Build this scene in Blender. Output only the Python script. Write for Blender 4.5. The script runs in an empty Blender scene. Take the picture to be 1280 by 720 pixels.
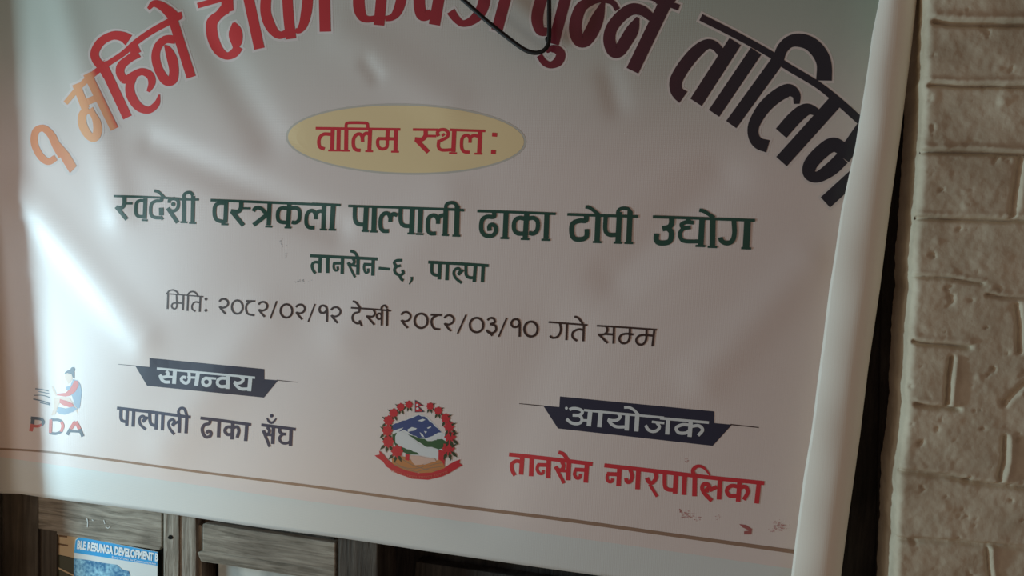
import bpy, bmesh, math, random
import numpy as np
from mathutils import Vector, Matrix, noise
from mathutils.geometry import tessellate_polygon

scene = bpy.context.scene
col = scene.collection

# ------------------------------------------------------------------ camera
F = 1000.0
R = np.array([[0.96644106, -0.04159691, 0.25349829],
              [0.05724464, 0.99686254, -0.05466373],
              [-0.2504291, 0.06734069, 0.96579009]])   # (right, down, away) -> camera
def w2b(v): return Vector((v[0], v[2], -v[1]))
EYE = Vector((0, 0, 1.5)) - w2b(R[2]) * 1.0
cam_d = bpy.data.cameras.new('camera')
cam_d.sensor_width = 36.0
cam_d.lens = 36.0 * F / 1280.0
cam_d.clip_start = 0.01
cam = bpy.data.objects.new('camera', cam_d)
col.objects.link(cam)
rt, up, bk = w2b(R[0]), -w2b(R[1]), -w2b(R[2])
M = Matrix((rt, up, bk)).transposed().to_4x4()
M.translation = EYE
cam.matrix_world = M
scene.camera = cam

# ------------------------------------------------------------------ light and exposure
scene.view_settings.view_transform = 'Standard'
scene.view_settings.look = 'None'
scene.view_settings.exposure = 0.0
scene.view_settings.gamma = 1.0
scene.view_settings.use_curve_mapping = False
world = bpy.data.worlds.new('world')
scene.world = world
world.use_nodes = True
wb = world.node_tree.nodes['Background']
wb.inputs[0].default_value = (1.0, 0.765, 0.645, 1)
wb.inputs[1].default_value = 0.134

def area(name, loc, target, sx, sy, energy, colour):
    d = bpy.data.lights.new(name, 'AREA')
    d.shape = 'RECTANGLE'; d.size = sx; d.size_y = sy
    d.energy = energy; d.color = colour
    o = bpy.data.objects.new(name, d); col.objects.link(o)
    o.location = loc
    o.rotation_euler = (Vector(target) - Vector(loc)).to_track_quat('-Z', 'Y').to_euler()
    return o
# daylight from the open doorway to the left of the window
area('doorway_daylight', (-1.45, -0.42, 1.20), (-0.45, 0, 1.36), 0.12, 0.60, 12.7, (0.63, 0.98, 1.13))
# added lamp, placed to mirror as a sheen on the glossy sheet
area('sheen_lamp', (-1.43, -1.0, 1.42), (-0.5, 0, 1.5), 0.34, 0.56, 1.8, (0.76, 0.95, 1.04))
# added warm fill lamp at the lower left, lifting the shadowed left side
area('warm_fill', (-0.95, -0.95, 0.75), (-0.5, 0, 1.35), 0.9, 0.5, 1.5, (1.0, 0.74, 0.42))

# ------------------------------------------------------------------ helpers
def ray(px, py):
    d = R.T @ np.array([(px - 640) / F, (py - 360) / F, 1.0])
    return w2b(d)
def on_plane(px, py, y):
    d = ray(px, py)
    return EYE + d * ((y - EYE.y) / d.y)
def bx(px, py, y=0.0):
    return on_plane(px, py, y).x

def new_obj(name, me, mats, parent=None):
    for f in me.polygons: pass
    o = bpy.data.objects.new(name, me)
    col.objects.link(o)
    for m in (mats if isinstance(mats, (list, tuple)) else [mats]):
        me.materials.append(m)
    if parent: o.parent = parent
    return o
def empty(name, label=None, cat=None, group=None, kind=None):
    o = bpy.data.objects.new(name, None)
    o.empty_display_size = 0.05
    col.objects.link(o)
    tag(o, label, cat, group, kind)
    return o
def tag(o, label=None, cat=None, group=None, kind=None):
    if label: o['label'] = label
    if cat: o['category'] = cat
    if group: o['group'] = group
    if kind: o['kind'] = kind
    return o
def mesh(name, verts, faces, mats, parent=None, smooth=False):
    me = bpy.data.meshes.new(name)
    me.from_pydata([tuple(v) for v in verts], [], faces)
    me.update()
    if smooth:
        me.polygons.foreach_set('use_smooth', [True] * len(me.polygons))
    return new_obj(name, me, mats, parent)

# ------------------------------------------------------------------ materials
def mat(name, colour, rough=0.5, spec=0.5):
    m = bpy.data.materials.new(name)
    m.use_nodes = True
    b = m.node_tree.nodes['Principled BSDF']
    b.inputs['Base Color'].default_value = (*colour, 1)
    b.inputs['Roughness'].default_value = rough
    b.inputs['Specular IOR Level'].default_value = spec
    return m
def nodes(m): return m.node_tree.nodes, m.node_tree.links
def bsdf(m): return m.node_tree.nodes['Principled BSDF']
GLOSS, SPEC = 0.31, 0.85
def weave_bump(m, strength=0.06):
    N, L = nodes(m)
    tc = N.new('ShaderNodeTexCoord')
    w1 = N.new('ShaderNodeTexWave'); w1.bands_direction = 'X'; w1.inputs['Scale'].default_value = 140
    w2 = N.new('ShaderNodeTexWave'); w2.bands_direction = 'Z'; w2.inputs['Scale'].default_value = 140
    ad = N.new('ShaderNodeMath'); ad.operation = 'ADD'
    bp = N.new('ShaderNodeBump'); bp.inputs['Strength'].default_value = strength; bp.inputs['Distance'].default_value = 0.001
    for w in (w1, w2):
        w.inputs['Distortion'].default_value = 0.6
        L.new(tc.outputs['Object'], w.inputs['Vector'])
    L.new(w1.outputs['Fac'], ad.inputs[0]); L.new(w2.outputs['Fac'], ad.inputs[1])
    L.new(ad.outputs[0], bp.inputs['Height'])
    L.new(bp.outputs[0], bsdf(m).inputs['Normal'])
def ink(name, c): return mat(name, c, GLOSS, SPEC)

INK = {
    'red': ink('red_ink', (0.74, 0.035, 0.05)),
    'scarlet': ink('scarlet_ink', (0.74, 0.035, 0.05)),
    'green': ink('green_ink', (0.012, 0.075, 0.052)),
    'brown': ink('dark_brown_ink', (0.045, 0.018, 0.014)),
    'navy': ink('navy_ink', (0.028, 0.028, 0.075)),
    'plate': ink('navy_plate_ink', (0.018, 0.022, 0.055)),
    'white': ink('white_ink', (0.80, 0.80, 0.80)),
    'tan': ink('tan_ink', (0.36, 0.215, 0.145)),
    'blue': ink('mountain_blue_ink', (0.03, 0.07, 0.24)),
    'leaf': ink('leaf_green_ink', (0.025, 0.05, 0.02)),
    'hill': ink('hill_green_ink', (0.02, 0.11, 0.04)),
    'orange': ink('orange_ink', (0.62, 0.24, 0.08)),
    'skin': ink('skin_ink', (0.80, 0.58, 0.46)),
    'pink': ink('pale_pink_ink', (0.80, 0.52, 0.42)),
    'grey': ink('grey_ink', (0.10, 0.11, 0.14)),
    'greyblue': ink('grey_blue_ink', (0.30, 0.37, 0.47)),
    'lilac': ink('lilac_ink', (0.48, 0.10, 0.09)),
    'crimson': ink('crimson_ink', (0.66, 0.02, 0.04)),
    'soft_red': ink('soft_red_ink', (0.72, 0.13, 0.10)),
    'pencil': ink('pencil_grey', (0.42, 0.42, 0.43)),
}
# title ink: printed gradient from orange through red to blue-black
m = ink('title_gradient_ink', (0.5, 0.05, 0.05)); INK['title'] = m
N, L = nodes(m)
tc = N.new('ShaderNodeTexCoord'); sp = N.new('ShaderNodeSeparateXYZ'); mr = N.new('ShaderNodeMapRange'); cr = N.new('ShaderNodeValToRGB')
mr.inputs['From Min'].default_value = bx(30, 190); mr.inputs['From Max'].default_value = bx(1070, 190)
L.new(tc.outputs['Object'], sp.inputs[0]); L.new(sp.outputs['X'], mr.inputs['Value']); L.new(mr.outputs[0], cr.inputs[0]); L.new(cr.outputs[0], bsdf(m).inputs['Base Color'])
e = cr.color_ramp.elements
def tx(px): return (bx(px, 90) - bx(30, 190)) / (bx(1070, 190) - bx(30, 190))
stops = [(40, (.72, .25, .12)), (95, (.78, .34, .16)), (118, (.74, .26, .14)), (128, (.74, .06, .06)), (300, (.72, .05, .055)), (470, (.50, .032, .045)), (640, (.27, .022, .038)), (760, (.11, .016, .03)), (880, (.034, .014, .026)), (940, (.016, .014, .026)), (1050, (.013, .014, .028))]
while len(e) < len(stops): e.new(0.5)
for el, (px, c) in zip(e, stops):
    el.position = max(0, min(1, tx(px))); el.color = (*c, 1)

# the first two words: orange turning to red along the slant of the letters
m = ink('title_warm_ink', (0.7, 0.2, 0.1)); INK['title_warm'] = m
N, L = nodes(m)
tc = N.new('ShaderNodeTexCoord'); sp = N.new('ShaderNodeSeparateXYZ'); ma = N.new('ShaderNodeMath'); ma.operation = 'MULTIPLY_ADD'
mr = N.new('ShaderNodeMapRange'); cr = N.new('ShaderNodeValToRGB'); o_ = on_plane(136, 124, 0)
a0 = N.new('ShaderNodeMath'); a0.operation = 'SUBTRACT'; a0.inputs[1].default_value = o_.z
L.new(tc.outputs['Object'], sp.inputs[0]); L.new(sp.outputs['Z'], a0.inputs[0])
L.new(a0.outputs[0], ma.inputs[0]); ma.inputs[1].default_value = 0.5; L.new(sp.outputs['X'], ma.inputs[2])
mr.inputs['From Min'].default_value = o_.x - 0.12; mr.inputs['From Max'].default_value = o_.x + 0.12
L.new(ma.outputs[0], mr.inputs['Value']); L.new(mr.outputs[0], cr.inputs[0]); L.new(cr.outputs[0], bsdf(m).inputs['Base Color'])
e = cr.color_ramp.elements
for pos, c in [(0.0, (.85, .32, .16)), (.22, (.92, .46, .24)), (.46, (.90, .38, .20)), (.49, (.80, .16, .10)), (.505, (.74, .06, .06)), (1.0, (.72, .05, .055))]:
    if pos in (0.0, 1.0): el = e[0] if pos == 0 else e[-1]; el.position = pos
    else: el = e.new(pos)
    el.color = (*c, 1)

# printed white sheet: white with a pale green sky print along the top
vinyl = mat('printed_vinyl', (0.8, 0.8, 0.8), GLOSS, SPEC)
weave_bump(vinyl)
N, L = nodes(vinyl)
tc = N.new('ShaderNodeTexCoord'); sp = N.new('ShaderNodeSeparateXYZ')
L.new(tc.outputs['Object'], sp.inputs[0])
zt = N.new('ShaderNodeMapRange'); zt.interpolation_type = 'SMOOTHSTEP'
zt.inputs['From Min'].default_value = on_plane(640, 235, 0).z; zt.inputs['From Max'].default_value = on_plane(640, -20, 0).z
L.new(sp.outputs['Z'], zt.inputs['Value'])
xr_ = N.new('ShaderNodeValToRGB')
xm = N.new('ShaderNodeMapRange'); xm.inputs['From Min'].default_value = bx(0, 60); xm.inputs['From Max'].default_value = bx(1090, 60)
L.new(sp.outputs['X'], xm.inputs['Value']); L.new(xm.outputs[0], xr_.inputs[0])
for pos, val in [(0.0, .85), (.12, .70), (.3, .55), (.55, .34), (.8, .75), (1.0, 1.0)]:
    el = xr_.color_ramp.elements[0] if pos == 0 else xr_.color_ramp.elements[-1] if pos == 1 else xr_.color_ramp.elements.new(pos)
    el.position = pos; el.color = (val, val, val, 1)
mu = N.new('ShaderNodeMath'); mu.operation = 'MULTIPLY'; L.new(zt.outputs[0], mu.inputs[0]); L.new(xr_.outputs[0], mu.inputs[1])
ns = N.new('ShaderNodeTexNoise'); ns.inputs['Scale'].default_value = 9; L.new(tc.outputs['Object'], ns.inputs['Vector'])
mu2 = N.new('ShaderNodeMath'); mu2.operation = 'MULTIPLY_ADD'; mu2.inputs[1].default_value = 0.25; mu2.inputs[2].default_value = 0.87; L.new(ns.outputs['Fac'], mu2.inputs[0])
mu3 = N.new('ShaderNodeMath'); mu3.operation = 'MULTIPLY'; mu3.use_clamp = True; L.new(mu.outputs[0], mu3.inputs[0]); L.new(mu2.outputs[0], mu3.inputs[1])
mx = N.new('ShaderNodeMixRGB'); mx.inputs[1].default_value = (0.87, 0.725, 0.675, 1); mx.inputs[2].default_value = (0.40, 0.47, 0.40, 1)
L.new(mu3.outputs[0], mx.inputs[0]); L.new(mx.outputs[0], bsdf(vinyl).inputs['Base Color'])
back_vinyl = mat('plain_vinyl_back', (0.95, 0.85, 0.74), 0.5, 0.4); weave_bump(back_vinyl)
hem_vinyl = mat('hem_vinyl', (0.78, 0.775, 0.745), GLOSS, SPEC); weave_bump(hem_vinyl)
halo_ink = ink('title_outline_ink', (0.80, 0.69, 0.655))
INK['halo'] = halo_ink

def wood(name, dark, light, axis='X', scale=1.0, rough=0.75):
    m = mat(name, light, rough, 0.25)
    N, L = nodes(m)
    tc = N.new('ShaderNodeTexCoord'); mp = N.new('ShaderNodeMapping')
    s = {'X': (3, 40, 40), 'Z': (40, 40, 3)}[axis]
    mp.inputs['Scale'].default_value = tuple(v * scale for v in s)
    L.new(tc.outputs['Object'], mp.inputs['Vector'])
    n1 = N.new('ShaderNodeTexNoise'); n1.inputs['Scale'].default_value = 2.2; n1.inputs['Detail'].default_value = 8; n1.inputs['Roughness'].default_value = 0.65; n1.inputs['Distortion'].default_value = 0.8
    L.new(mp.outputs[0], n1.inputs['Vector'])
    n2 = N.new('ShaderNodeTexNoise'); n2.inputs['Scale'].default_value = 14; n2.inputs['Detail'].default_value = 5
    L.new(tc.outputs['Object'], n2.inputs['Vector'])
    cr = N.new('ShaderNodeValToRGB')
    cr.color_ramp.elements[0].position = 0.36; cr.color_ramp.elements[0].color = (*dark, 1)
    cr.color_ramp.elements[1].position = 0.66; cr.color_ramp.elements[1].color = (*light, 1)
    L.new(n1.outputs['Fac'], cr.inputs[0])
    mx = N.new('ShaderNodeMixRGB'); mx.blend_type = 'MULTIPLY'; mx.inputs[0].default_value = 0.6
    c2 = N.new('ShaderNodeValToRGB'); c2.color_ramp.elements[0].position = 0.35; c2.color_ramp.elements[0].color = (0.45, 0.42, 0.4, 1); c2.color_ramp.elements[1].position = 0.62
    L.new(n2.outputs['Fac'], c2.inputs[0]); L.new(cr.outputs[0], mx.inputs[1]); L.new(c2.outputs[0], mx.inputs[2])
    L.new(mx.outputs[0], bsdf(m).inputs['Base Color'])
    bp = N.new('ShaderNodeBump'); bp.inputs['Strength'].default_value = 0.7; bp.inputs['Distance'].default_value = 0.003
    L.new(n1.outputs['Fac'], bp.inputs['Height']); L.new(bp.outputs[0], bsdf(m).inputs['Normal'])
    return m
wood_h = wood('weathered_wood_level', (0.20, 0.165, 0.125), (0.50, 0.43, 0.35), 'X', 1.6)
wood_v = wood('weathered_wood_upright', (0.20, 0.165, 0.125), (0.48, 0.41, 0.335), 'Z', 1.6)
wood_s = wood('dark_upright_wood', (0.07, 0.055, 0.042), (0.13, 0.105, 0.08), 'Z')  # darker wood for the left post and sash stile
wood_d = wood('shaded_old_wood', (0.022, 0.020, 0.018), (0.065, 0.056, 0.048), 'Z')  # old wood coloured near black to carry the shade of the recess
wood_m = wood('brown_old_wood', (0.05, 0.04, 0.032), (0.16, 0.13, 0.105), 'Z')

# painted brick
paint = mat('whitewashed_brick', (0.5, 0.45, 0.36), 0.7, 0.3)
N, L = nodes(paint)
tc = N.new('ShaderNodeTexCoord')
n1 = N.new('ShaderNodeTexNoise'); n1.inputs['Scale'].default_value = 16; n1.inputs['Detail'].default_value = 7; n1.inputs['Roughness'].default_value = 0.6
n2 = N.new('ShaderNodeTexNoise'); n2.inputs['Scale'].default_value = 130; n2.inputs['Detail'].default_value = 6; n2.inputs['Roughness'].default_value = 0.7
for n in (n1, n2): L.new(tc.outputs['Object'], n.inputs['Vector'])
cr = N.new('ShaderNodeValToRGB')
cr.color_ramp.elements[0].position = 0.30; cr.color_ramp.elements[0].color = (0.54, 0.445, 0.32, 1)
cr.color_ramp.elements[1].position = 0.62; cr.color_ramp.elements[1].color = (0.76, 0.66, 0.50, 1)
L.new(n1.outputs['Fac'], cr.inputs[0]); L.new(cr.outputs[0], bsdf(paint).inputs['Base Color'])
bp = N.new('ShaderNodeBump'); bp.inputs['Strength'].default_value = 0.35; bp.inputs['Distance'].default_value = 0.002
L.new(n2.outputs['Fac'], bp.inputs['Height']); L.new(bp.outputs[0], bsdf(paint).inputs['Normal'])

# ------------------------------------------------------------------ shape of the hanging banner
def seg_ridge(p, q, width, amp):
    a = on_plane(p[0], p[1], 0); b = on_plane(q[0], q[1], 0)
    return (a.x, a.z, b.x, b.z, width, amp)
RIDGES = [seg_ridge(*r) for r in [
    ((75, -30), (150, 260), .030, .0042),
    ((215, -20), (335, 170), .028, -.0036),
    ((190, 180), (420, 285), .022, -.0030),
    ((30, 240), (180, 420), .030, .0030),
    ((430, 40), (560, 130), .030, .0022),
    ((900, 225), (770, 345), .028, -.0030),
    ((1010, 330), (880, 470), .026, .0026),
    ((560, 250), (430, 420), .035, .0020),
    ((330, 400), (210, 560), .040, .0022),
    ((762, 95), (772, 130), .014, -.0022),
    ((458, 78), (470, 95), .010, -.0020),
    ((690, 420), (600, 620), .045, -.0022),
]]
HEM_A = on_plane(425, 631, 0); HEM_B = on_plane(1000, 711.5, 0)
HEM_S = (HEM_B.z - HEM_A.z) / (HEM_B.x - HEM_A.x)
def hem_z(x): return HEM_A.z + (x - HEM_A.x) * HEM_S
def surf(x, z):
    """how far the sheet bulges towards the viewer"""
    h = 0.0015 * math.sin(9 * x + 4 * z) + 0.0010 * math.sin(17 * x - 11 * z + 1.0)
    for ax_, az, bx_, bz, w, a in RIDGES:
        dx, dz = bx_ - ax_, bz - az
        l2 = dx * dx + dz * dz
        t = ((x - ax_) * dx + (z - az) * dz) / l2
        tt = min(1, max(0, t))
        d2 = (x - ax_ - tt * dx) ** 2 + (z - az - tt * dz) ** 2
        h += a * math.exp(-d2 / (w * w))
    k = (hem_z(x) - z) / 0.004
    h += 0.0012 / (1 + math.exp(-max(-30, min(30, k))))
    return h
def P(px, py, off):
    y = 0.0
    for _ in range(4):
        p = on_plane(px, py, y)
        y = -surf(p.x, p.z)
    return Vector((p.x, y - off, p.z))

# ------------------------------------------------------------------ drawing on the sheet
class Print:
    """collects ribbons and filled shapes lying on the banner sheet"""
    def __init__(s, base, step=4e-6):
        s.step = step
        s.v, s.f, s.base, s.n, s.T = [], [], 0.00006 + base * 0.3, 0, (0, 0, 1.0)
    def at(s, ox, oy, k=6.0): s.T = (ox, oy, 1.0 / k); return s
    def px(s, x, y): return s.T[0] + x * s.T[2], s.T[1] + y * s.T[2]
    def off(s):
        s.n += 1
        return s.base + s.n * s.step
    def stroke(s, w, txt, grow=0.0):
        pts = []
        for t in txt.split():
            c = [float(q) for q in t.split(',')]
            x, y = s.px(c[0], c[1]); ww = (c[2] if len(c) > 2 else w) * s.T[2] + grow
            pts.append((x, y, ww))
        pts = np.array(pts)
        out = []
        if len(pts) == 2:
            n = max(1, int(np.hypot(*(pts[1] - pts[0])[:2]) / 5))
            out = [pts[0] + (pts[1] - pts[0]) * i / n for i in range(n + 1)]
        else:
            q = np.vstack([2 * pts[0] - pts[1], pts, 2 * pts[-1] - pts[-2]])
            for i in range(1, len(q) - 2):
                p0, p1, p2, p3 = q[i - 1:i + 3]
                n = max(3, min(8, int(np.hypot(*(p2 - p1)[:2]) / 1.5)))
                for j in range(n):
                    t = j / n
                    out.append(0.5 * (2 * p1 + (p2 - p0) * t + (2 * p0 - 5 * p1 + 4 * p2 - p3) * t * t + (3 * p1 - p0 - 3 * p2 + p3) * t ** 3))
            out.append(q[-2])
        out = np.array(out)
        if grow:
            for a, b in ((0, 1), (-1, -2)):
                d = out[a][:2] - out[b][:2]; out[a][:2] += d / (np.hypot(*d) + 1e-9) * grow * 0.5
        o = s.off(); b0 = len(s.v)
        nc = max(1, int(math.ceil(float(out[:, 2].max()) / 4.5)))
        for i in range(len(out)):
            a = out[max(0, i - 1)]; b = out[min(len(out) - 1, i + 1)]
            d = b[:2] - a[:2]; d = d / (np.hypot(*d) + 1e-9)
            nx, ny = -d[1], d[0]
            x, y, ww = out[i]; ww = max(ww, 0.15)
            for c in range(nc + 1):
                q = ww * (0.5 - c / nc)
                s.v.append(P(x + nx * q, y + ny * q, o))
        for i in range(len(out) - 1):
            for c in range(nc):
                k = b0 + (nc + 1) * i + c
                s.f.append((k, k + 1, k + nc + 2, k + nc + 1))
        return s
    def many(s, w, *lines):
        for l in lines: s.stroke(w, l)
        return s
    def poly(s, txt, raw=None, step=14.0):
        pts = raw if raw else [tuple(float(q) for q in t.split(',')) for t in txt.split()]
        pts = [s.px(*p) for p in pts]
        bm = bmesh.new()
        vs = [bm.verts.new((x, y, 0)) for x, y in pts]
        for tri in tessellate_polygon([[Vector((x, y, 0)) for x, y in pts]]):
            try: bm.faces.new([vs[i] for i in tri])
            except ValueError: pass
        xs = [p[0] for p in pts]; ys = [p[1] for p in pts]
        for ax_, lo, hi in ((0, min(xs), max(xs)), (1, min(ys), max(ys))):
            c = lo + step
            while c < hi:
                co = (c, 0, 0) if ax_ == 0 else (0, c, 0); no = (1, 0, 0) if ax_ == 0 else (0, 1, 0)
                bmesh.ops.bisect_plane(bm, geom=bm.verts[:] + bm.edges[:] + bm.faces[:], plane_co=co, plane_no=no)
                c += step
        o = s.off(); b0 = len(s.v)
        bm.verts.index_update()
        for v in bm.verts: s.v.append(P(v.co.x, v.co.y, o))
        for f in bm.faces: s.f.append(tuple(b0 + v.index for v in f.verts))
        bm.free()
        return s
    def dot(s, x, y, rx, ry=None, n=20):
        ry = ry or rx
        return s.poly('', [(x + rx * math.cos(2 * math.pi * i / n), y + ry * math.sin(2 * math.pi * i / n)) for i in range(n)])
    def ring(s, x, y, rx, ry, w):
        return s.stroke(w, ' '.join('%f,%f' % (x + rx * math.cos(2 * math.pi * i / 16), y + ry * math.sin(2 * math.pi * i / 16)) for i in range(17)))
    def build(s, name, m, parent, label=None):
        me = bpy.data.meshes.new(name)
        me.from_pydata([tuple(v) for v in s.v], [], s.f)
        me.update()
        # faces look towards the viewer
        bm = bmesh.new(); bm.from_mesh(me)
        for f in bm.faces:
            f.normal_update()
            if f.normal.y > 0: f.normal_flip()
        bm.to_mesh(me); bm.free()
        o = new_obj(name, me, INK[m] if isinstance(m, str) else m, parent)
        if label: o['label'] = label
        return o

# ------------------------------------------------------------------ large structure: walls and window
WALL_Y = -0.06
LIGHT = Vector((-1.45, -0.42, 1.20))
def hash_noise(x, y, z, o=4): return noise.fractal(Vector((x, y, z)), 1.0, 2.0, o)

def brick_wall(name, edge_pts, x_far, z0, z1, grooves, side=1, step=0.0017, back=0.12, splay=0.0, seed=0.0, world_grooves=()):
    """a whitewashed brick pier: wavy front face, rounded arris and the return into the opening"""
    zs = np.arange(z0, z1, step)
    ez = np.array([p[1] for p in edge_pts]); ex = np.array([p[0] for p in edge_pts])
    o = np.argsort(ez); edge = np.interp(zs, ez[o], ex[o])
    n = int(abs(x_far - edge.mean()) / step)
    rev = np.linspace(back, 0.011, 14)
    r = 0.0065
    co = []
    gl = list(world_grooves)
    for g in grooves:
        pts = [on_plane(a, b, WALL_Y) for a, b in g[0]]
        for a, b in zip(pts, pts[1:]): gl.append((a.x, a.z, b.x, b.z, g[1], g[2], g[3]))
    for j, z in enumerate(zs):
        e0 = edge[j] + side * 0.0022 * hash_noise(seed, z * 22, 3.0) + side * 0.0007 * hash_noise(seed + 9, z * 90, 1.0)
        for d in rev:
            co.append((e0 - side * splay * max(0.0, d - 0.011) + 0.0006 * hash_noise(d * 60, z * 60, 7 + seed), WALL_Y + d, z))
        for i in range(n):
            t = i / (n - 1)
            x = e0 + (x_far - e0) * t
            dist = abs(x - e0)
            y = 0.0
            if dist < r: y += r * (1 - math.sqrt(max(0, 1 - (1 - dist / r) ** 2)))
            h = 0.0022 * hash_noise(x * 14, z * 14, seed) + 0.0006 * hash_noise(x * 55, z * 55, seed + 4) + 0.0004 * hash_noise(x * 160, z * 160, seed + 8)
            k = hash_noise(x * 38 + 5, z * 38, seed + 2)
            if k > 0.5: h += 0.004 * (k - 0.5)
            k = hash_noise(x * 70 + 5, z * 70, seed + 20)
            if k < -0.55: h += 0.008 * (k + 0.55)
            y -= h
            co.append((x, WALL_Y + y, z))
    co = np.array(co)
    W = 14 + n
    X = co[:, 0]; Z = co[:, 2]
    wob = np.array([0.0016 * noise.noise(Vector((a * 45, b * 45, 11))) for a, b in zip(X[::1], Z[::1])])
    front = (np.arange(len(co)) % W) >= 14
    d = np.zeros(len(co))
    for ax_, az, bx_, bz, wd, dep, lip in gl:
        dx, dz = bx_ - ax_, bz - az; l2 = dx * dx + dz * dz
        t = np.clip(((X - ax_) * dx + (Z - az) * dz) / l2, 0, 1)
        px_ = X - ax_ - t * dx; pz_ = Z + wob - az - t * dz
        dd = np.sqrt(px_ ** 2 + pz_ ** 2)
        g = dep * np.exp(-(dd / wd) ** 2)
        if abs(dx) > abs(dz):
            g = g - lip * np.exp(-((pz_ - 2.2 * wd) / (1.4 * wd)) ** 2) * np.exp(-(np.maximum(0, np.abs(px_)) / wd) ** 2)
        else:
            g = g - lip * np.exp(-((px_ - 2.2 * wd) / (1.4 * wd)) ** 2) * np.exp(-(np.abs(pz_) / wd) ** 2)
        d = np.where(np.abs(g) > np.abs(d), g, d)
    co[:, 1] += np.where(front, d, 0)
    nz = len(zs)
    idx = np.arange(nz * W).reshape(nz, W)
    q = np.stack([idx[:-1, :-1], idx[:-1, 1:], idx[1:, 1:], idx[1:, :-1]], -1).reshape(-1, 4)
    if side < 0: q = q[:, ::-1]
    # close the back so that the pier is solid
    v = co.tolist(); f = q.tolist()
    b = len(v); yb = WALL_Y + back
    v += [(x_far, yb, float(zs[0])), (x_far, yb, float(zs[-1]))]
    lo, hi = int(idx[0, 0]), int(idx[-1, 0]); lf, hf = int(idx[0, -1]), int(idx[-1, -1])
    f += [[lo, hi, b + 1, b], [lf, b, b + 1, hf], [int(k) for k in idx[0, ::-1]] + [b], [int(k) for k in idx[-1, :]] + [b + 1]]
    o = mesh(name, v, f, paint, None, True)
    o['kind'] = 'structure'
    return o

GR = [  # (polyline, width, depth, lip)
    ([(1170, 26), (1190, 29), (1600, 38)], 0.0027, 0.0087, 0.0029),
    ([(1163, 106), (1200, 107), (1600, 114)], 0.0021, 0.0076, 0.0029),
    ([(1154, 189), (1220, 191), (1600, 202)], 0.0021, 0.0084, 0.0029),
    ([(1277, 194), (1271, 235), (1266, 268)], 0.0029, 0.0065, 0.0016),
    ([(1143, 272), (1200, 274), (1600, 284)], 0.0021, 0.0076, 0.0021),
    ([(1140, 345), (1180, 347), (1228, 354)], 0.0018, 0.0053, 0.0013),
    ([(1143, 426), (1165, 430), (1212, 434)], 0.0023, 0.0076, 0.0021),
    ([(1190, 449), (1186, 480), (1184, 507)], 0.0023, 0.0076, 0.0029),
    ([(1146, 506), (1170, 510), (1198, 511)], 0.0023, 0.0076, 0.0021),
    ([(1235, 369), (1260, 372), (1600, 390)], 0.0017, 0.0049, 0.0010),
    ([(1272, 382), (1275, 410), (1275, 440)], 0.0025, 0.0061, 0.0016),
    ([(1285, 478), (1268, 492), (1256, 505)], 0.0029, 0.0057, 0.0018),
    ([(1123, 589), (1185, 596), (1225, 605), (1600, 640)], 0.0025, 0.0068, 0.0018),
    ([(1257, 547), (1256, 575), (1250, 600)], 0.0023, 0.0061, 0.0039),
    ([(1120, 674), (1200, 678), (1600, 712)], 0.0027, 0.0053, 0.0016),
    ([(1234, 685), (1236, 705), (1240, 735)], 0.0019, 0.0049, 0.0039),
]
GW, GL = [], []
def zrow(py): return on_plane(1380, py, WALL_Y).z
rows = [33, 111, 198, 279, 383, 470, 545, 624, 696]
for k in range(len(rows) - 1):
    x = on_plane(1360 + (90 if k % 2 else 0), rows[k], WALL_Y).x
    GW.append((x, zrow(rows[k]), x + 0.001, zrow(rows[k + 1]), .0024, .0060, .0022))
for k in range(5):
    z = zrow(770) - 0.074 * k
    GW.append((0.44, z + 0.004, 0.86, z, .0024, .0070, .0024))
    GW.append((0.58 + 0.11 * (k % 2), z, 0.58 + 0.11 * (k % 2), z - 0.074, .0024, .0060, .0022))
for k in range(19):
    z = 0.66 + 0.074 * k
    GL.append((-1.15, z + 0.003, -0.75, z, .0032, .0070, .0022))
    x = -1.00 + 0.11 * (k % 2)
    GL.append((x, z, x, z + 0.074, .0032, .0060, .0022))
arris = [on_plane(a, b, WALL_Y) for a, b in [(1166, -80), (1160, 0), (1153, 180), (1141, 360), (1132, 540), (1123, 600), (1119, 720), (1116, 790)]]
wall_right = brick_wall('wall_right', [(p.x, p.z) for p in arris], 0.86, 0.62, 2.02, GR, 1, world_grooves=GW)
la = []
for a, b in [(12, -100), (17, 0), (30, 200), (44, 420), (58, 600), (64, 720), (68, 800)]:
    w = on_plane(a, b, 0.0)
    t = -WALL_Y / -LIGHT.y
    la.append((w.x + (LIGHT.x - w.x) * t + 0.012, w.z + (LIGHT.z - w.z) * t))
b0 = on_plane(2.5, 680, 0.05)
x_at = np.interp(b0.z, [p[1] for p in la][::-1], [p[0] for p in la][::-1])
SPL = (x_at - b0.x) / 0.11
wall_left = brick_wall('wall_left', la, -1.15, 0.62, 2.02, [], -1, step=0.003, back=0.12, world_grooves=GL, splay=-SPL, seed=30.0)

def slab(name, quad, y0, y1, m, parent=None, bevel=0.0012):
    """a board whose front outline stands at depth y0"""
    pts = [on_plane(a, b, y0) for a, b in quad]
    n = len(pts)
    v = [(p.x, y0, p.z) for p in pts] + [(p.x, y1, p.z) for p in pts]
    f = [tuple(range(n)), tuple(range(2 * n - 1, n - 1, -1))] + [(i, (i + 1) % n, n + (i + 1) % n, n + i) for i in range(n)]
    me = bpy.data.meshes.new(name)
    bm = bmesh.new()
    vs = [bm.verts.new(c) for c in v]
    for q in f: bm.faces.new([vs[i] for i in q])
    bmesh.ops.recalc_face_normals(bm, faces=bm.faces)
    if bevel: bmesh.ops.bevel(bm, geom=bm.edges[:], offset=bevel, segments=2, affect='EDGES', profile=0.6)
    bm.to_mesh(me); bm.free()
    return new_obj(name, me, m, parent)

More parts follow.
